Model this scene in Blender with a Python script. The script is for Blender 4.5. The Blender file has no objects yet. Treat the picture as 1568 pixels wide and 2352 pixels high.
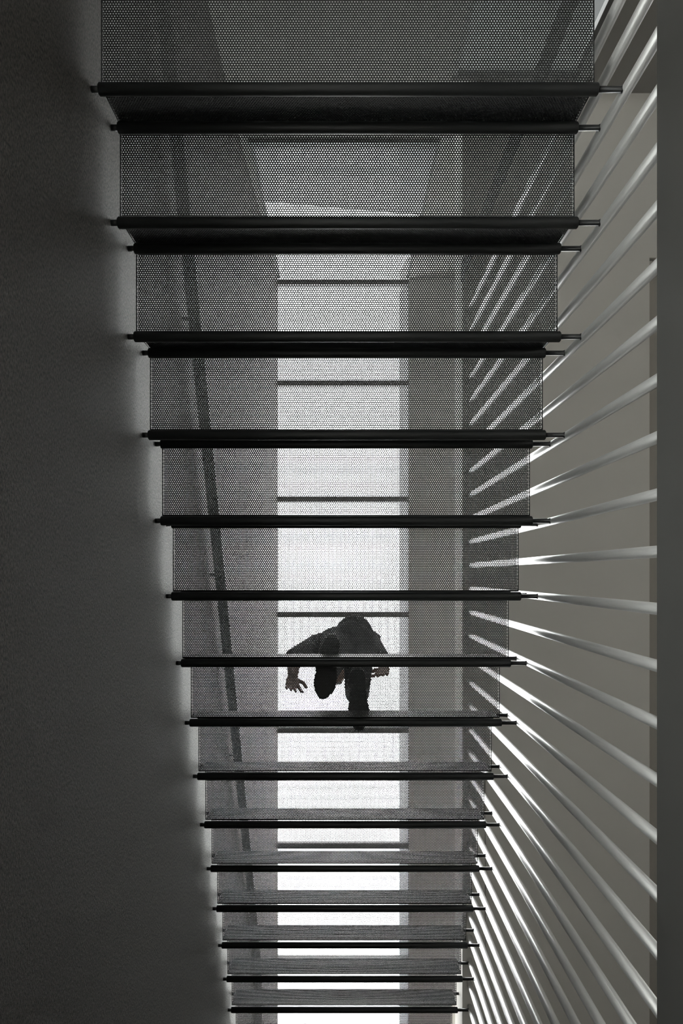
import bpy, bmesh, math, random
import numpy as np
from mathutils import Vector, Matrix

# ------------------------------------------------------------------ camera, sky, exposure
S = bpy.context.scene
COL = S.collection
F = 1850.0                       # focal length in pixels of the 1568 x 2352 frame

cam_d = bpy.data.cameras.new('camera')
cam = bpy.data.objects.new('camera', cam_d)
COL.objects.link(cam)
S.camera = cam
cam.location = (0, 0, 0)
cam.rotation_euler = (math.pi, 0, 0)          # straight up, image bottom towards +Y
cam_d.sensor_fit = 'VERTICAL'
cam_d.sensor_height = 36.0
cam_d.lens = 36.0 * F / 2352.0
cam_d.shift_x = 1.0 / 2352.0
cam_d.shift_y = 144.0 / 2352.0
cam_d.clip_start = 0.02
cam_d.clip_end = 300

world = bpy.data.worlds.new('overcast_sky')
S.world = world
world.use_nodes = True
wn = world.node_tree
bg = wn.nodes['Background']
# hazy sky: bright overhead, low -X side boosted to light the rods and soffit
_tc = wn.nodes.new('ShaderNodeTexCoord')
_sx = wn.nodes.new('ShaderNodeSeparateXYZ')
_mr = wn.nodes.new('ShaderNodeMapRange')
_mr.interpolation_type = 'SMOOTHSTEP'
_mr.inputs['From Min'].default_value = -0.95
_mr.inputs['From Max'].default_value = -0.45
_mr.inputs['To Min'].default_value = 50.0
_mr.inputs['To Max'].default_value = 22.0
wn.links.new(_tc.outputs['Generated'], _sx.inputs[0])
wn.links.new(_sx.outputs['X'], _mr.inputs['Value'])
wn.links.new(_mr.outputs['Result'], bg.inputs['Strength'])
bg.inputs['Color'].default_value = (1.0, 0.985, 0.965, 1)

S.view_settings.view_transform = 'Standard'
S.view_settings.look = 'None'
S.view_settings.gamma = 1.0
S.view_settings.use_curve_mapping = False
S.view_settings.exposure = 0.0
cy = S.cycles
cy.max_bounces = 10
cy.diffuse_bounces = 6
cy.glossy_bounces = 5
cy.transparent_max_bounces = 16
cy.transmission_bounces = 6
cy.sample_clamp_indirect = 20.0
cy.use_denoising = True
cy.use_adaptive_sampling = False
cy.caustics_reflective = False
cy.caustics_refractive = False

def portal(name, loc, rot, sx, sy):
    d = bpy.data.lights.new(name, 'AREA')
    d.shape = 'RECTANGLE'
    d.size = sx
    d.size_y = sy
    d.cycles.is_portal = True
    o = bpy.data.objects.new(name, d)
    o.location = loc
    o.rotation_euler = rot
    COL.objects.link(o)
    return o

# ------------------------------------------------------------------ measured layout
R_, T_ = 0.18, 0.268             # rise and going of a step
Z0, Y0 = 2.091, -1.26            # height of the lowest tread in view, place of its riser
XL, XR = -0.628, 0.663           # perforated sheet, left and right edge
BL, BR = -0.629, 0.667           # round bars
XWALL = -0.648
XROD = 0.7415
ZSOF, ZUP, ZCEIL = 4.65, 4.95, 7.56
YEND, YFAR = -2.78, 6.0
FLOOR = -0.43
XRIGHT = 5.0
def zk(k): return Z0 + R_ * k
def yk(k): return Y0 + T_ * k    # riser k stands between tread k and tread k+1

portal('skylight_portal', (0.02, 0.9, 7.97), (0, 0, 0), 1.15, 7.2)
portal('left_fill_window_portal', (XWALL - 0.25, -0.75, 0.43), (0, -math.pi / 2, 0), 1.4, 3.6)

portal('right_fill_window_portal', (XRIGHT + 0.22, -1.15, 0.6), (0, math.pi / 2, 0), 1.55, 3.0)

# ------------------------------------------------------------------ helpers
def mat(name, col, rough=0.6, metal=0.0, bump=None, var=None, spec=0.5):
    m = bpy.data.materials.new(name)
    m.use_nodes = True
    nt = m.node_tree
    b = nt.nodes['Principled BSDF']
    b.inputs['Base Color'].default_value = (*col, 1)
    b.inputs['Roughness'].default_value = rough
    b.inputs['Metallic'].default_value = metal
    b.inputs['Specular IOR Level'].default_value = spec
    tc = nt.nodes.new('ShaderNodeTexCoord')
    if var:
        scale, amt, stretch = var
        mp = nt.nodes.new('ShaderNodeMapping')
        mp.inputs['Scale'].default_value = stretch
        nt.links.new(tc.outputs['Object'], mp.inputs['Vector'])
        n = nt.nodes.new('ShaderNodeTexNoise')
        n.inputs['Scale'].default_value = scale
        n.inputs['Detail'].default_value = 5
        nt.links.new(mp.outputs[0], n.inputs['Vector'])
        mx = nt.nodes.new('ShaderNodeMix')
        mx.data_type = 'RGBA'
        mx.inputs['A'].default_value = (*[c * (1 - amt) for c in col], 1)
        mx.inputs['B'].default_value = (*[min(1, c * (1 + amt)) for c in col], 1)
        if amt > 0.5:                       # crisp grain
            r = nt.nodes.new('ShaderNodeMapRange')
            r.inputs['From Min'].default_value = 0.36; r.inputs['From Max'].default_value = 0.64
            nt.links.new(n.outputs['Fac'], r.inputs['Value'])
            nt.links.new(r.outputs['Result'], mx.inputs['Factor'])
        else:
            nt.links.new(n.outputs['Fac'], mx.inputs['Factor'])
        nt.links.new(mx.outputs['Result'], b.inputs['Base Color'])
    if bump:
        scale, strength, dist = bump
        n = nt.nodes.new('ShaderNodeTexNoise')
        n.inputs['Scale'].default_value = scale
        n.inputs['Detail'].default_value = 6
        n.inputs['Roughness'].default_value = 0.65
        nt.links.new(tc.outputs['Object'], n.inputs['Vector'])
        bp = nt.nodes.new('ShaderNodeBump')
        bp.inputs['Strength'].default_value = strength
        bp.inputs['Distance'].default_value = dist
        nt.links.new(n.outputs['Fac'], bp.inputs['Height'])
        nt.links.new(bp.outputs[0], b.inputs['Normal'])
    return m

M = {}
M['plaster'] = mat('dark_rough_plaster', (0.062, 0.054, 0.045), 0.62, bump=(170, 1.0, 0.018), var=(210, 0.85, (1, 0.6, 1)), spec=0.20)
M['white'] = mat('white_wall_paint', (0.72, 0.71, 0.69), 0.8, spec=0.2)
M['soffit'] = mat('warm_grey_soffit_paint', (0.82, 0.79, 0.75), 0.8, var=(2.2, 0.04, (1, 1, 1)), spec=0.2)
M['grey'] = mat('light_grey_wall_paint', (0.36, 0.35, 0.335), 0.8, spec=0.2)
M['shaft_shade'] = mat('blue_grey_shaft_shade', (0.15, 0.16, 0.165), 0.7, spec=0.2)
M['ceiling'] = mat('white_ceiling_paint', (0.62, 0.61, 0.59), 0.85, spec=0.2)
M['floor'] = mat('polished_concrete', (0.34, 0.33, 0.31), 0.5, var=(3, 0.15, (1, 1, 1)), bump=(40, 0.1, 0.002))
M['black'] = mat('black_coated_steel', (0.010, 0.011, 0.0115), 0.5, spec=0.3)
M['sheet'] = mat('charcoal_coated_perforated_steel', (0.016, 0.0175, 0.0175), 0.42, spec=0.4)
M['steel'] = mat('brushed_galvanised_steel', (0.92, 0.93, 0.94), 0.38, 0.62, var=(22, 0.10, (14, 14, 0.5)), bump=(90, 0.08, 0.001))
M['panel'] = mat('dark_grey_satin_paint', (0.08, 0.078, 0.075), 0.65, spec=0.25, var=(6, 0.05, (1, 1, 1)))
M['rail'] = mat('dark_rail_steel', (0.035, 0.036, 0.038), 0.35, 0.3)
M['handrail'] = mat('grey_handrail_steel', (0.14, 0.14, 0.14), 0.45, 0.2)
M['slot'] = mat('brown_grey_slot_shade', (0.44, 0.41, 0.375), 0.85, spec=0.1)
M['matte'] = mat('matte_black_steel', (0.014, 0.014, 0.015), 0.8, spec=0.1)
M['mullion'] = mat('grey_mullion_steel', (0.12, 0.12, 0.12), 0.5)
M['facade'] = mat('grey_render_outside', (0.05, 0.053, 0.055), 0.85, var=(2, 0.12, (1, 1, 1)))
M['ground'] = mat('outdoor_paving', (0.22, 0.22, 0.21), 0.9, var=(3, 0.15, (1, 1, 1)))
M['coat'] = mat('dark_jacket_cloth', (0.055, 0.057, 0.062), 0.9, bump=(300, 0.3, 0.002))
M['trousers'] = mat('dark_trouser_cloth', (0.065, 0.068, 0.073), 0.9, bump=(300, 0.3, 0.002))
M['shoe'] = mat('black_shoe_leather', (0.012, 0.012, 0.012), 0.5)
M['sole'] = mat('black_rubber_sole', (0.010, 0.010, 0.010), 0.7)
M['skin'] = mat('skin', (0.42, 0.26, 0.19), 0.55, var=(30, 0.06, (1, 1, 1)))
M['hair'] = mat('dark_hair', (0.02, 0.014, 0.010), 0.6, bump=(180, 0.6, 0.003))
M['lips'] = mat('lips', (0.32, 0.13, 0.11), 0.5)
M['eye'] = mat('eye_white', (0.7, 0.7, 0.68), 0.2)

def glass_mat():
    m = bpy.data.materials.new('clear_glass')
    m.use_nodes = True
    nt = m.node_tree
    nt.nodes.remove(nt.nodes['Principled BSDF'])
    tr = nt.nodes.new('ShaderNodeBsdfTransparent')
    tr.inputs['Color'].default_value = (0.96, 0.98, 0.98, 1)
    gl = nt.nodes.new('ShaderNodeBsdfGlossy')
    gl.inputs['Roughness'].default_value = 0.02
    mx = nt.nodes.new('ShaderNodeMixShader')
    mx.inputs[0].default_value = 0.025
    nt.links.new(tr.outputs[0], mx.inputs[1])
    nt.links.new(gl.outputs[0], mx.inputs[2])
    nt.links.new(mx.outputs[0], nt.nodes['Material Output'].inputs[0])
    return m
M['glass'] = glass_mat()

def box(bm, x0, x1, y0, y1, z0, z1, bevel=0.0):
    vs = [bm.verts.new((x, y, z)) for z in (z0, z1) for y in (y0, y1) for x in (x0, x1)]
    fs = [bm.faces.new([vs[i] for i in f]) for f in
          ((0, 2, 3, 1), (4, 5, 7, 6), (0, 1, 5, 4), (2, 6, 7, 3), (0, 4, 6, 2), (1, 3, 7, 5))]
    if bevel:
        es = list({e for f in fs for e in f.edges})
        bmesh.ops.bevel(bm, geom=es, offset=bevel, segments=2, profile=0.5, affect='EDGES')

def tube(bm, pts, radii, n=20, cap=True, bevel=0.0):
    """swept round bar through pts"""
    pts = [Vector(p) for p in pts]
    if isinstance(radii, (int, float)): radii = [radii] * len(pts)
    rings = []
    for i, p in enumerate(pts):
        a = pts[max(i - 1, 0)]; b = pts[min(i + 1, len(pts) - 1)]
        d = (b - a).normalized()
        ref = Vector((0, 0, 1)) if abs(d.z) < 0.9 else Vector((0, 1, 0))
        u = d.cross(ref).normalized(); v = d.cross(u)
        rings.append([bm.verts.new(p + (u * math.cos(t) + v * math.sin(t)) * radii[i])
                      for t in [2 * math.pi * k / n for k in range(n)]])
    for a, b in zip(rings, rings[1:]):
        for k in range(n):
            f = bm.faces.new((a[k], a[(k + 1) % n], b[(k + 1) % n], b[k])); f.smooth = True
    if cap:
        bm.faces.new(rings[0]); bm.faces.new(rings[-1][::-1])

def link(name, me_or_bm, m, parent=None, smooth=False):
    if isinstance(me_or_bm, bmesh.types.BMesh):
        bmesh.ops.recalc_face_normals(me_or_bm, faces=me_or_bm.faces)
        me = bpy.data.meshes.new(name)
        me_or_bm.to_mesh(me); me_or_bm.free()
    else:
        me = me_or_bm
    if m and not me.materials: me.materials.append(m)
    if smooth:
        me.polygons.foreach_set('use_smooth', [True] * len(me.polygons))
    o = bpy.data.objects.new(name, me)
    COL.objects.link(o)
    o.parent = parent
    return o

def struct(name, bm, m, parent=None):
    o = link(name, bm, m, parent)
    if parent is None: o['kind'] = 'structure'
    return o

def thing(name, label, cat, loc=(0, 0, 0), group=None):
    o = bpy.data.objects.new(name, None)
    COL.objects.link(o)
    o.empty_display_size = 0.1
    o.location = loc
    o['label'] = label; o['category'] = cat
    if group: o['group'] = group
    return o

def adopt(child, parent):
    """parent without moving (parents here are unrotated)"""
    child.parent = parent
    child.matrix_parent_inverse = Matrix.Translation(-Vector(parent.location))

# ------------------------------------------------------------------ structure
b = bmesh.new(); box(b, -1.0, XRIGHT + 0.2, YEND - 0.2, YFAR + 0.2, FLOOR - 0.2, FLOOR)
struct('floor', b, M['floor'])
WY0, WY1, WZ0, WZ1 = -2.5, 1.0, -0.25, 1.1      # added low window, out of view, lights the rods from the left
b = bmesh.new()
xa, xb = XWALL - 0.3, XWALL
box(b, xa, xb, YEND, YFAR, WZ1, 5.0)
vs = [b.verts.new((x, y, z)) for z, x1 in ((5.0, XWALL), (ZCEIL, -0.596)) for y in (YEND, YFAR) for x in (xa, x1)]
for f in ((0, 2, 3, 1), (4, 5, 7, 6), (0, 1, 5, 4), (2, 6, 7, 3), (0, 4, 6, 2), (1, 3, 7, 5)): b.faces.new([vs[i] for i in f])
box(b, xa, xb, YEND, YFAR, FLOOR, WZ0)
box(b, xa, xb, YEND, WY0, WZ0, WZ1)
box(b, xa, xb, WY1, YFAR, WZ0, WZ1)
struct('wall_left', b, M['plaster'])
b = bmesh.new(); box(b, XWALL - 0.3, XRIGHT + 0.2, YFAR, YFAR + 0.2, FLOOR, ZCEIL)
struct('wall_front', b, M['white'])

# end wall behind the top of the picture: tall window above, glazed opening below
UX0, UX1, UZ0, UZ1 = -0.593, 0.635, 5.14, ZCEIL
LX0, LX1, LZ0, LZ1 = 0.62, 1.337, FLOOR + 0.05, 4.52
b = bmesh.new()
ya, yb = YEND - 0.045, YEND
box(b, XWALL - 0.3, LX0, ya, yb, FLOOR, LZ1)
box(b, LX1, XRIGHT + 0.2, ya, yb, FLOOR, LZ1)
box(b, XWALL - 0.3, XRIGHT + 0.2, ya, yb, LZ1, UZ0)
box(b, XWALL - 0.3, UX0, ya, yb, UZ0, ZCEIL)
box(b, UX1, XRIGHT + 0.2, ya, yb, UZ0, ZCEIL)
struct('wall_back', b, M['grey'])

VY0, VY1, VZ0, VZ1 = -2.6, -0.1, -0.15, 1.35      # added low window, unseen behind the low wall, brightens the soffit
b = bmesh.new()
box(b, XRIGHT, XRIGHT + 0.2, YEND, YFAR, VZ1, ZCEIL)
box(b, XRIGHT, XRIGHT + 0.2, YEND, YFAR, FLOOR, VZ0)
box(b, XRIGHT, XRIGHT + 0.2, YEND, VY0, VZ0, VZ1)
box(b, XRIGHT, XRIGHT + 0.2, VY1, YFAR, VZ0, VZ1)
struct('wall_right', b, M['white'])
b = bmesh.new(); box(b, XRIGHT + 0.1, XRIGHT + 0.11, VY0, VY1, VZ0, VZ1)
w5 = struct('fill_window_right', b, M['glass'])
b = bmesh.new()
for y0, y1, z0, z1 in ((VY0, VY0 + 0.05, VZ0, VZ1), (VY1 - 0.05, VY1, VZ0, VZ1), (VY0, VY1, VZ0, VZ0 + 0.05), (VY0, VY1, VZ1 - 0.05, VZ1)):
    box(b, XRIGHT + 0.07, XRIGHT + 0.14, y0, y1, z0, z1)
link('window_frame', b, M['mullion'], w5)  # frame of the added right fill window

# upper floor slab = lower ceiling, with stairwell, a narrow edge band, a groove and a slot
b = bmesh.new()
box(b, 0.70, XRIGHT, YEND, YFAR, ZSOF + 0.08, ZUP)                 # slab over the hall
box(b, XWALL, 0.70, yk(15) + 0.02, YFAR, ZSOF, ZUP)               # landing
box(b, 0.834, 1.78, YEND, YFAR, ZSOF, ZSOF + 0.08)                 # lining with the slot left open
box(b, 1.78, 1.98, YEND, -1.83, ZSOF, ZSOF + 0.08)
box(b, 1.98, XRIGHT, YEND, YFAR, ZSOF, ZSOF + 0.08)
struct('ceiling_lower', b, M['soffit'])
b = bmesh.new(); box(b, 0.70, 0.830, YEND, YFAR, ZSOF, ZSOF + 0.08)
struct('trim_1', b, M['soffit'])

b = bmesh.new(); box(b, 1.785, 1.975, -1.825, YFAR - 0.01, ZSOF + 0.03, ZSOF + 0.075)  # panel filling the slot, shade of the recess put into its colour
struct('slot_shade_panel', b, M['slot'])

# roof with long skylight shaft
SX0, SX1, SY1 = -0.593, 0.635, 4.55
b = bmesh.new()
zt = ZCEIL + 0.34
def prism(bm, low, high, y0, y1, z0, z1):
    vs = []
    for (x0, x1), z in ((low, z0), (high, z1)):
        for y in (y0, y1):
            for x in (x0, x1): vs.append(bm.verts.new((x, y, z)))
    for f in ((0, 2, 3, 1), (4, 5, 7, 6), (0, 1, 5, 4), (2, 6, 7, 3), (0, 4, 6, 2), (1, 3, 7, 5)):
        bm.faces.new([vs[i] for i in f])
prism(b, (XWALL - 0.3, SX0), (XWALL - 0.3, SX0 - 0.027), YEND - 0.2, YFAR + 0.2, ZCEIL, zt)
prism(b, (SX1, XRIGHT + 0.2), (0.575, XRIGHT + 0.2), YEND - 0.2, YFAR + 0.2, ZCEIL, zt)
prism(b, (SX0, SX1), (SX0, SX1), SY1, YFAR + 0.2, ZCEIL, zt)
struct('ceiling', b, M['ceiling'])

# right side of the white shaft, its shade put into the blue-grey colour
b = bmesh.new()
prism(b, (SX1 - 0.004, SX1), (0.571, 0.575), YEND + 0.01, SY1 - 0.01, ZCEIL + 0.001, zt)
struct('shaft_shade_strip', b, M['shaft_shade'])

# skylight: glass on cross bars
b = bmesh.new(); box(b, SX0 - 0.03, SX1, YEND - 0.045, SY1, zt + 0.01, zt + 0.02)
box(b, SX0 - 0.02, SX1 - 0.03, YEND - 0.045, YEND - 0.035, ZCEIL, zt + 0.01)
sky = struct('window_1', b, M['glass'])
for y in (YEND + 0.03, -1.80, -0.711, 0.375, 1.462, 2.55, 3.63):
    b = bmesh.new(); box(b, SX0 - 0.012, SX1 + 0.0, y - 0.026, y + 0.026, ZCEIL + 0.0, ZCEIL + 0.07, 0.004)
    o = link('mullion', b, M['mullion'], sky)

# tall end window above
b = bmesh.new(); box(b, UX0, UX1, YEND - 0.03, YEND - 0.02, UZ0, UZ1)
w2 = struct('window_2', b, M['glass'])
b = bmesh.new()
box(b, UX0, UX1, YEND - 0.045, YEND + 0.02, UZ0, UZ0 + 0.07)
box(b, UX0, UX0 + 0.02, YEND - 0.045, YEND - 0.005, UZ0, UZ1)
box(b, UX1 - 0.02, UX1, YEND - 0.045, YEND - 0.005, UZ0, UZ1)
link('window_frame', b, M['mullion'], w2)

# glazed opening in the lower hall
b = bmesh.new(); box(b, LX0, LX1, YEND - 0.03, YEND - 0.02, LZ0, LZ1)
w3 = struct('window_3', b, M['glass'])
b = bmesh.new()
box(b, LX0, LX0 + 0.03, YEND - 0.045, YEND - 0.005, LZ0, LZ1)
box(b, LX1 - 0.04, LX1, YEND - 0.045, YEND - 0.005, LZ0, LZ1)
box(b, LX0, LX1, YEND - 0.045, YEND - 0.005, LZ1 - 0.015, LZ1)
box(b, LX0, LX1, YEND - 0.045, YEND - 0.005, LZ0, LZ0 + 0.05)
link('window_frame', b, M['mullion'], w3)

# added low left window, unseen, fill for the rods and soffit
b = bmesh.new(); box(b, XWALL - 0.20, XWALL - 0.19, WY0, WY1, WZ0, WZ1)
w4 = struct('fill_window_left', b, M['glass'])
b = bmesh.new()
for y0, y1, z0, z1 in ((WY0, WY0 + 0.05, WZ0, WZ1), (WY1 - 0.05, WY1, WZ0, WZ1), (WY0, WY1, WZ0, WZ0 + 0.05), (WY0, WY1, WZ1 - 0.05, WZ1)):
    box(b, XWALL - 0.23, XWALL - 0.16, y0, y1, z0, z1)
link('window_frame', b, M['mullion'], w4)  # frame of the added left fill window

# low wall carrying the rods
XP = 0.70
ZP = XP * F / 724.0
b = bmesh.new(); box(b, XP, XP + 0.085, YEND, 4.6, FLOOR, ZP, 0.003)
o = struct('wall_low', b, M['panel'])

# outside
b = bmesh.new(); box(b, -30, 30, -30, 30, FLOOR - 0.5, FLOOR - 0.25)
struct('ground', b, M['ground'])
b = bmesh.new(); box(b, -7, 7, -4, 0, FLOOR - 0.25, 8.9)
nb = link('neighbouring_building', b, M['facade'])
nb.location = (0.0, -4.05, 0); nb.rotation_euler = (0, 0, math.radians(5))
nb['label'] = 'grey rendered building beyond the tall end window above the stairs'
nb['category'] = 'building'

# ------------------------------------------------------------------ perforated sheets (real holes)
def perforated(name, W, H, m, pitch=0.0073, hole=0.0040, thick=0.0023, ox=0.0):
    n = 6
    rowh = pitch * math.sqrt(3) / 2
    Rc = pitch / math.sqrt(3)
    rows = int((H - 0.003) / rowh)
    cols = int((W - 0.002) / pitch)
    yoff = (H - rows * rowh) / 2 + rowh / 2
    cx = []
    for r in range(rows):
        c = cols if r % 2 == 0 else cols - 1
        x = np.arange(c) * pitch + (W - (cols - 1) * pitch) / 2 + (0 if r % 2 == 0 else pitch / 2)
        cx.append(np.stack([x, np.full(c, yoff + r * rowh)], 1))
    C = np.concatenate(cx)
    ang = np.deg2rad(30 + 60 * np.arange(n))
    outer = np.stack([np.cos(ang), np.sin(ang)], 1) * Rc
    # hexagon hole with the area of the round one
    rh = hole / 2 * math.sqrt(math.pi / (1.5 * math.sqrt(3)))
    inner = np.stack([np.cos(ang), np.sin(ang)], 1) * rh
    NC = len(C)
    V = []
    for z in (0.0, thick):
        for ring in (outer, inner):
            p = (C[:, None, :] + ring[None]).reshape(-1, 2)
            V.append(np.concatenate([p, np.full((len(p), 1), z)], 1))
    V = np.concatenate(V)
    idx = lambda blk, c, k: blk * NC * n + c * n + (k % n)
    c = np.arange(NC)
    Fc = []
    for k in range(n):
        Fc.append(np.stack([idx(0, c, k), idx(1, c, k), idx(1, c, k + 1), idx(0, c, k + 1)], 1))
        Fc.append(np.stack([idx(2, c, k), idx(2, c, k + 1), idx(3, c, k + 1), idx(3, c, k)], 1))
        Fc.append(np.stack([idx(1, c, k), idx(3, c, k), idx(3, c, k + 1), idx(1, c, k + 1)], 1))
    Fc = np.concatenate(Fc)
    # weld shared corners
    key = np.round(V * 2e5).astype(np.int64)
    _, first, inv = np.unique(key, axis=0, return_index=True, return_inverse=True)
    inv = inv.reshape(-1)
    V = V[first]; Fc = inv[Fc]
    # straight margins all round (plain rim of the sheet)
    def rim(x0, x1, y0, y1):
        nonlocal V, Fc
        base = len(V)
        q = np.array([(x, y, z) for z in (0.0, thick) for y in (y0, y1) for x in (x0, x1)])
        V = np.concatenate([V, q])
        f = np.array(((0, 2, 3, 1), (4, 5, 7, 6), (0, 1, 5, 4), (2, 6, 7, 3), (0, 4, 6, 2), (1, 3, 7, 5))) + base
        Fc = np.concatenate([Fc, f])
    e = 0.0035
    rim(0, e, 0, H); rim(W - e, W, 0, H)
    rim(e, W - e, 0, yoff - rowh * 0.45); rim(e, W - e, yoff + (rows - 1) * rowh + rowh * 0.45, H)
    V[:, 0] += ox
    me = bpy.data.meshes.new(name)
    me.vertices.add(len(V)); me.vertices.foreach_set('co', V.astype(np.float32).ravel())
    me.loops.add(Fc.size); me.loops.foreach_set('vertex_index', Fc.astype(np.int32).ravel())
    me.polygons.add(len(Fc))
    me.polygons.foreach_set('loop_start', (np.arange(len(Fc)) * 4).astype(np.int32))
    me.update(calc_edges=True)
    me.materials.append(m)
    return me

W = XR - XL
SH = 0.0172                       # sheet lies on top of the bars
tread_me = perforated('tread', W, T_ - 0.001, M['sheet'], ox=XL)
riser_me = perforated('riser', W, R_ - 0.003, M['sheet'], ox=XL)
b = bmesh.new(); tube(b, [(BL, 0, 0), (BL + 0.003, 0, 0), (BR - 0.003, 0, 0), (BR, 0, 0)], [0.0135, 0.0165, 0.0165, 0.0135], 28)
bmesh.ops.recalc_face_normals(b, faces=b.faces)
bar_me = bpy.data.meshes.new('round_bar'); b.to_mesh(bar_me); b.free(); bar_me.materials.append(M['black'])
b = bmesh.new(); tube(b, [(XWALL + 0.0004, 0, 0), (BL + 0.002, 0, 0)], 0.0085, 16)
bmesh.ops.recalc_face_normals(b, faces=b.faces)
pinl_me = bpy.data.meshes.new('wall_pin'); b.to_mesh(pinl_me); b.free(); pinl_me.materials.append(M['black'])
b = bmesh.new(); tube(b, [(BR - 0.002, 0, 0), (XROD - 0.017, 0, 0), (XROD - 0.0125, 0, 0)], [0.008, 0.008, 0.0105], 16)
bmesh.ops.recalc_face_normals(b, faces=b.faces)
pinr_me = bpy.data.meshes.new('rod_pin'); b.to_mesh(pinr_me); b.free(); pinr_me.materials.append(M['rail'])
b = bmesh.new(); tube(b, [(BR - 0.002, 0, 0), (0.6995, 0, 0)], 0.008, 16)
bmesh.ops.recalc_face_normals(b, faces=b.faces)
pins_me = bpy.data.meshes.new('slab_pin'); b.to_mesh(pins_me); b.free(); pins_me.materials.append(M['rail'])

stairs = thing('staircase', 'black perforated metal staircase climbing between dark plaster wall and steel rods', 'staircase', (0, yk(-1), zk(0) - 0.1))
def place(name, me, loc, rot=(0, 0, 0), parent=None):
    o = bpy.data.objects.new(name, me)
    COL.objects.link(o)
    o.rotation_euler = rot
    o.location = loc
    if parent: adopt(o, parent)
    return o
def sub(name, me, parent):
    o = bpy.data.objects.new(name, me)
    COL.objects.link(o)
    o.parent = parent
    return o
for k in range(0, 16):
    place('tread', tread_me, (0, yk(k - 1) - 0.017, zk(k) + SH), parent=stairs)
for k in range(0, 15):
    place('riser', riser_me, (0, yk(k) - 0.0165, zk(k) + SH + 0.002), (math.pi / 2, 0, 0), parent=stairs)
for k in range(0, 16):
    for z in (zk(k), zk(k + 1)):
        if z > zk(15) + 0.01: continue
        br = place('round_bar', bar_me, (0, yk(k), z), parent=stairs)
        sub('wall_pin', pinl_me, br)
        if z < ZSOF - 0.02: sub('rod_pin', pinr_me, br)
        else: sub('slab_pin', pins_me, br)

# ------------------------------------------------------------------ vertical rods
rods = thing('rod_balustrade', 'row of tall vertical pale steel rods along the right side of the stairs', 'balustrade', (XROD, YEND + 1.2, ZP))
b = bmesh.new(); tube(b, [(0, 0, -0.02), (0, 0, ZSOF + 0.01 - ZP)], 0.0145, 24)
bmesh.ops.recalc_face_normals(b, faces=b.faces)
rod_me = bpy.data.meshes.new('rod'); b.to_mesh(rod_me); b.free(); rod_me.materials.append(M['steel'])
for j in range(-2, 31):
    place('rod', rod_me, (XROD, Y0 + T_ / 2 * j, ZP), parent=rods)

# flat dark post next to the first rods
b = bmesh.new(); box(b, 0.692, 0.700, -1.80, -1.69, ZP - 0.9, ZSOF, 0.001)
o = link('flat_post', b, M['matte'])
o['label'] = 'dark flat steel post seen through the mesh, beyond the last rods'
o['category'] = 'post'

# ------------------------------------------------------------------ handrail on the left wall
XH = -0.607
def hz(y): return 3.128 + 0.655 * (y + 1.386)
hr = thing('handrail', 'dark handrail running up the left plaster wall above the stairs', 'handrail', (XH, -2.5, hz(-2.5)))
b = bmesh.new()
ys = [-2.6, 2.9, 3.5]
pts = [(XH, -2.6, hz(-2.6)), (XH, 2.75, hz(2.75)), (XH, 2.95, hz(2.9)), (XH, 3.6, hz(2.9))]
w, h = 0.052, 0.018
rings = []
for i, p in enumerate(pts):
    rings.append([b.verts.new((p[0] + sx * w / 2, p[1], p[2] + sz * h / 2)) for sx, sz in ((-1, -1), (1, -1), (1, 1), (-1, 1))])
for a, c in zip(rings, rings[1:]):
    for k in range(4): b.faces.new((a[k], a[(k + 1) % 4], c[(k + 1) % 4], c[k]))
b.faces.new(rings[0]); b.faces.new(rings[-1])
bmesh.ops.recalc_face_normals(b, faces=b.faces)
bmesh.ops.bevel(b, geom=list(b.edges), offset=0.004, segments=2, affect='EDGES')
adopt(link('rail', b, M['handrail']), hr)
for y in (-2.1, -1.05, 0.0, 1.05, 2.1, 3.2):
    z = hz(min(y, 2.9))
    b = bmesh.new()
    tube(b, [(XWALL - 0.004, y, z - 0.045), (XWALL + 0.025, y, z - 0.045), (XH, y, z - 0.035), (XH, y, z - 0.006)], 0.006, 12)
    adopt(link('bracket', b, M['rail']), hr)

# ------------------------------------------------------------------ person climbing the stairs
def ico(bm, c, r, sc=(1, 1, 1), seg=3, rot=None):
    mtx = Matrix.Translation(Vector(c)) @ (rot if rot else Matrix()) @ Matrix.Diagonal((r * sc[0], r * sc[1], r * sc[2], 1))
    bmesh.ops.create_icosphere(bm, subdivisions=seg, radius=1.0, matrix=mtx)

def limb(bm, pts, rads, n=16):
    """closed capsule-like chain: cones between joints and balls at joints"""
    for p, r in zip(pts, rads): ico(bm, p, r)
    for (p, r), (q, s) in zip(zip(pts, rads), zip(pts[1:], rads[1:])):
        tube(bm, [p, q], [r, s], n)

def remeshed(name, bm, m, voxel, parent, smooth_it=4):
    o = link(name, bm, m)
    rm = o.modifiers.new('merge', 'REMESH'); rm.mode = 'VOXEL'; rm.voxel_size = voxel; rm.use_smooth_shade = True
    sm = o.modifiers.new('soften', 'SMOOTH'); sm.factor = 0.5; sm.iterations = smooth_it
    adopt(o, parent)
    return o

FL = zk(7) + SH + 0.0032           # tread under the left foot
FR = zk(8) + SH + 0.0032
pelvis = (0.06, 0.345, 4.27)
chest = (0.015, 0.415, 4.60)
sh_l, sh_r = (-0.140, 0.415, 4.72), (0.166, 0.392, 4.72)
el_l, el_r = (-0.262, 0.465, 4.50), (0.218, 0.462, 4.50)
wr_l, wr_r = (-0.258, 0.545, 4.30), (0.235, 0.508, 4.40)
hd = Vector((-0.047, 0.575, 4.92))
hip_l, hip_r = (-0.020, 0.365, 4.20), (0.095, 0.365, 4.22)
kn_l, kn_r = (-0.062, 0.450, 3.84), (0.080, 0.590, 4.02)
an_l, an_r = (-0.046, 0.330, FL + 0.10), (0.083, 0.480, FR + 0.10)

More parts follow.
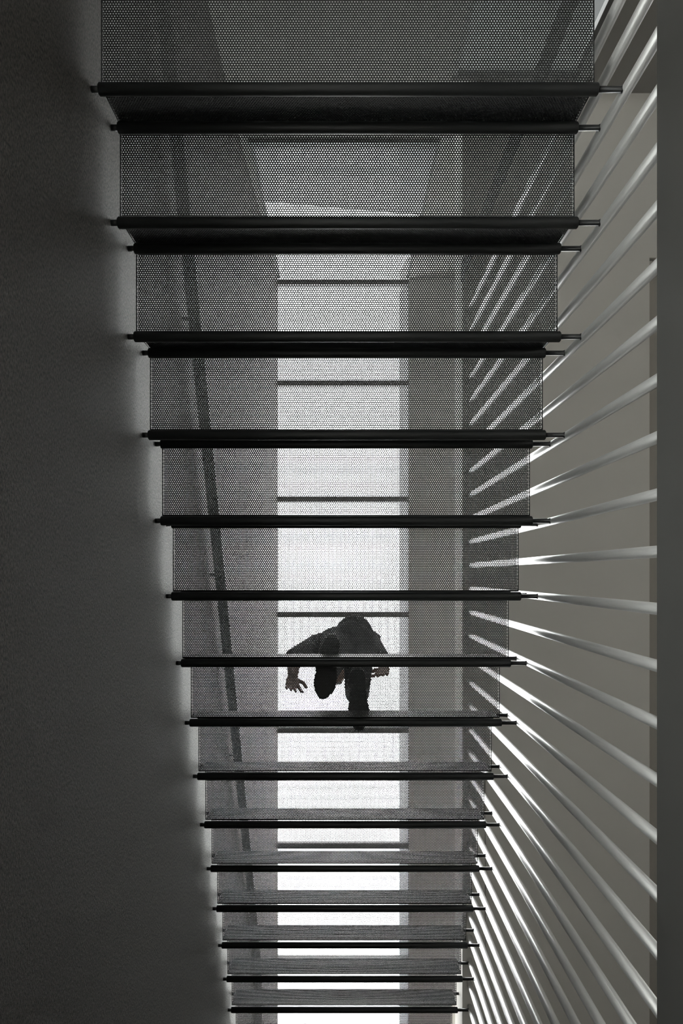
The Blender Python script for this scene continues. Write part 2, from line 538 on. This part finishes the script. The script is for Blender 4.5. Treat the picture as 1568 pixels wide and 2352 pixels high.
person = thing('person', 'person in dark clothes climbing the mesh stairs with arms hanging, seen from below', 'person', (0.02, 0.42, FL))

body = bmesh.new()
# trunk under the clothes, neck and head
limb(body, [pelvis, chest], [0.105, 0.110])
limb(body, [chest, (-0.035, 0.485, 4.80), tuple(hd)], [0.07, 0.052, 0.055])
limb(body, [sh_l, el_l, wr_l], [0.045, 0.043, 0.027])
limb(body, [sh_r, el_r, wr_r], [0.045, 0.043, 0.027])
limb(body, [sh_l, chest, sh_r], [0.05, 0.08, 0.05])
limb(body, [hip_l, kn_l, an_l], [0.075, 0.048, 0.035])
limb(body, [hip_r, kn_r, an_r], [0.075, 0.048, 0.035])
tilt = Matrix.Rotation(math.radians(-28), 4, 'X')         # head bowed, looking down at the steps (faces +Y)
def H(x, y, z): return tuple(hd + (tilt @ Vector((x, y, z))))
ico(body, H(0, 0, 0.02), 0.092, (0.82, 1.02, 1.12), 4, tilt)
ico(body, H(0, 0.035, -0.055), 0.055, (0.95, 0.95, 0.9), 3, tilt)      # jaw
ico(body, H(0, 0.088, -0.085), 0.022, (1.1, 0.8, 0.8), 3, tilt)        # chin
ico(body, H(0, 0.103, -0.010), 0.014, (0.9, 1.1, 1.7), 3, tilt)        # nose
for s in (-1, 1):
    ico(body, H(s * 0.078, -0.005, 0.0), 0.026, (0.35, 0.7, 1.15), 3, tilt)   # ears
    ico(body, H(s * 0.032, 0.080, 0.035), 0.016, (1.5, 0.6, 0.5), 3, tilt)    # brow
# hands: palm, four unequal curled fingers, thumb from the side of the palm
def hand(wr, direction, across, curl, side):
    wr = Vector(wr); d = Vector(direction).normalized(); a = Vector(across)
    a = (a - d * a.dot(d)).normalized()
    nrm = d.cross(a).normalized() * curl
    palm = wr + d * 0.055
    for t in (-0.028, -0.009, 0.010, 0.028):
        limb(body, [tuple(wr + a * t * 0.45), tuple(wr + d * 0.045 + a * t * 0.85), tuple(wr + d * 0.088 + a * t)], [0.014, 0.013, 0.0105], 10)
    for t, L, sp in ((-0.030, 0.058, -0.10), (-0.010, 0.073, -0.03), (0.010, 0.078, 0.05), (0.030, 0.070, 0.30)):
        p0 = wr + d * 0.088 + a * t
        d1 = (d + a * sp + nrm * 0.25).normalized()
        p1 = p0 + d1 * L * 0.45
        d2 = (d + a * sp + nrm * 0.75).normalized()
        p2 = p1 + d2 * L * 0.32
        d3 = (d * 0.7 + a * sp + nrm * 1.0).normalized()
        p3 = p2 + d3 * L * 0.25
        limb(body, [tuple(p0), tuple(p1), tuple(p2), tuple(p3)], [0.0098, 0.009, 0.0082, 0.0072], 10)
    t0 = wr + d * 0.022 + a * 0.020
    t1 = t0 + (d * 0.55 + a * 0.85 + nrm * 0.25).normalized() * 0.040
    t2 = t1 + (d * 0.9 + a * 0.45 + nrm * 0.3).normalized() * 0.032
    t3 = t2 + (d * 1.0 + a * 0.15 + nrm * 0.3).normalized() * 0.024
    limb(body, [tuple(t0), tuple(t1), tuple(t2), tuple(t3)], [0.013, 0.011, 0.0095, 0.008], 10)
hand(wr_l, (0.05, 0.42, -0.90), (1, 0.25, 0.1), 0.35, -1)
hand(wr_r, (-0.18, 0.24, -0.95), (-1, 0.15, 0.1), -0.35, 1)
remeshed('body', body, M['skin'], 0.0042, person, 3)

for s in (-1, 1):
    e = bmesh.new(); ico(e, H(s * 0.031, 0.081, 0.018), 0.0125)
    adopt(link('eye', e, M['eye'], smooth=True), person)
e = bmesh.new(); ico(e, H(0, 0.098, -0.052), 0.012, (1.9, 0.55, 0.45), 3, tilt)
adopt(link('mouth', e, M['lips'], smooth=True), person)

hairb = bmesh.new()
ico(hairb, H(0, -0.018, 0.045), 0.100, (0.86, 1.0, 1.0), 4, tilt)
ico(hairb, H(0, -0.050, -0.005), 0.075, (0.95, 0.8, 1.0), 4, tilt)
hh = remeshed('hair', hairb, M['hair'], 0.007, person, 2)

jk = bmesh.new()
ico(jk, (0.070, 0.335, 4.27), 0.13, (0.82, 0.96, 0.9))
ico(jk, (0.035, 0.39, 4.42), 0.14, (0.95, 0.78, 1.1))
ico(jk, chest, 0.155, (1.12, 0.82, 1.0))
ico(jk, (0.01, 0.43, 4.70), 0.10, (1.5, 0.8, 0.7))
limb(jk, [chest, (-0.03, 0.475, 4.79)], [0.09, 0.066])
limb(jk, [sh_l, el_l, tuple(Vector(wr_l) + (Vector(el_l) - Vector(wr_l)) * 0.72)], [0.068, 0.056, 0.047])
limb(jk, [sh_r, el_r, tuple(Vector(wr_r) + (Vector(el_r) - Vector(wr_r)) * 0.72)], [0.064, 0.050, 0.043])
limb(jk, [sh_l, chest, sh_r], [0.07, 0.12, 0.07])
ico(jk, (0.085, 0.268, 4.27), 0.06, (1.1, 0.8, 1.1))
remeshed('jacket', jk, M['coat'], 0.009, person, 4)

tr = bmesh.new()
ico(tr, (0.06, 0.35, 4.22), 0.125, (0.88, 0.92, 0.9))
limb(tr, [hip_l, kn_l, (an_l[0], an_l[1], an_l[2] + 0.0)], [0.092, 0.062, 0.050])
limb(tr, [hip_r, kn_r, (an_r[0], an_r[1], an_r[2] + 0.0)], [0.086, 0.062, 0.053])
remeshed('trousers', tr, M['trousers'], 0.009, person, 4)

def shoe(toe, heel, zf, ank):
    toe, heel = Vector((*toe, zf)), Vector((*heel, zf))
    d = (toe - heel); L = d.length; d.normalize(); s = Vector((-d.y, d.x, 0))
    prof = [(0.0, 0.018), (0.03, 0.030), (0.12, 0.036), (0.30, 0.035), (0.48, 0.038), (0.66, 0.047), (0.80, 0.047), (0.92, 0.036), (0.98, 0.020), (1.0, 0.008)]
    def slab(z0, z1, grow, top=None):
        bm = bmesh.new(); rings = []
        for z, g in ((z0, grow - 0.002), (z0 + 0.003, grow), (z1, grow)):
            loop = [heel + d * (L * t) + s * (w + g) + Vector((0, 0, z)) for t, w in prof]
            loop += [heel + d * (L * t) - s * (w + g) + Vector((0, 0, z)) for t, w in prof[::-1]]
            rings.append([bm.verts.new(p) for p in loop])
        for a, c in zip(rings, rings[1:]):
            for k in range(len(a)): bm.faces.new((a[k], a[(k + 1) % len(a)], c[(k + 1) % len(a)], c[k]))
        bm.faces.new(rings[0]); bm.faces.new(rings[-1])
        return bm
    up = bmesh.new()
    P = lambda t, z: tuple(heel + d * (L * t) + Vector((0, 0, z)))
    for t, w, z, hgt in ((0.12, 0.034, 0.05, 0.05), (0.25, 0.035, 0.06, 0.055), (0.42, 0.037, 0.05, 0.045), (0.60, 0.042, 0.038, 0.032), (0.76, 0.043, 0.032, 0.026), (0.88, 0.034, 0.029, 0.020)):
        ico(up, P(t, z), 1.0, (0.047 if t < 0.9 else 0.03, w, hgt), 3, Matrix.Rotation(math.atan2(d.y, d.x), 4, 'Z'))
    limb(up, [P(0.2, 0.06), ank], [0.042, 0.040])
    ob = remeshed('shoe', up, M['shoe'], 0.005, person, 3)
    so = link('sole', slab(0.0, 0.022, 0.0), M['sole'])
    so.parent = ob
    so.matrix_parent_inverse = Matrix.Translation(-Vector(person.location))
    so.matrix_parent_inverse = Matrix()
    return ob
shoe((-0.078, 0.512), (-0.035, 0.262), FL, an_l)
shoe((0.080, 0.682), (0.072, 0.420), FR, an_r)
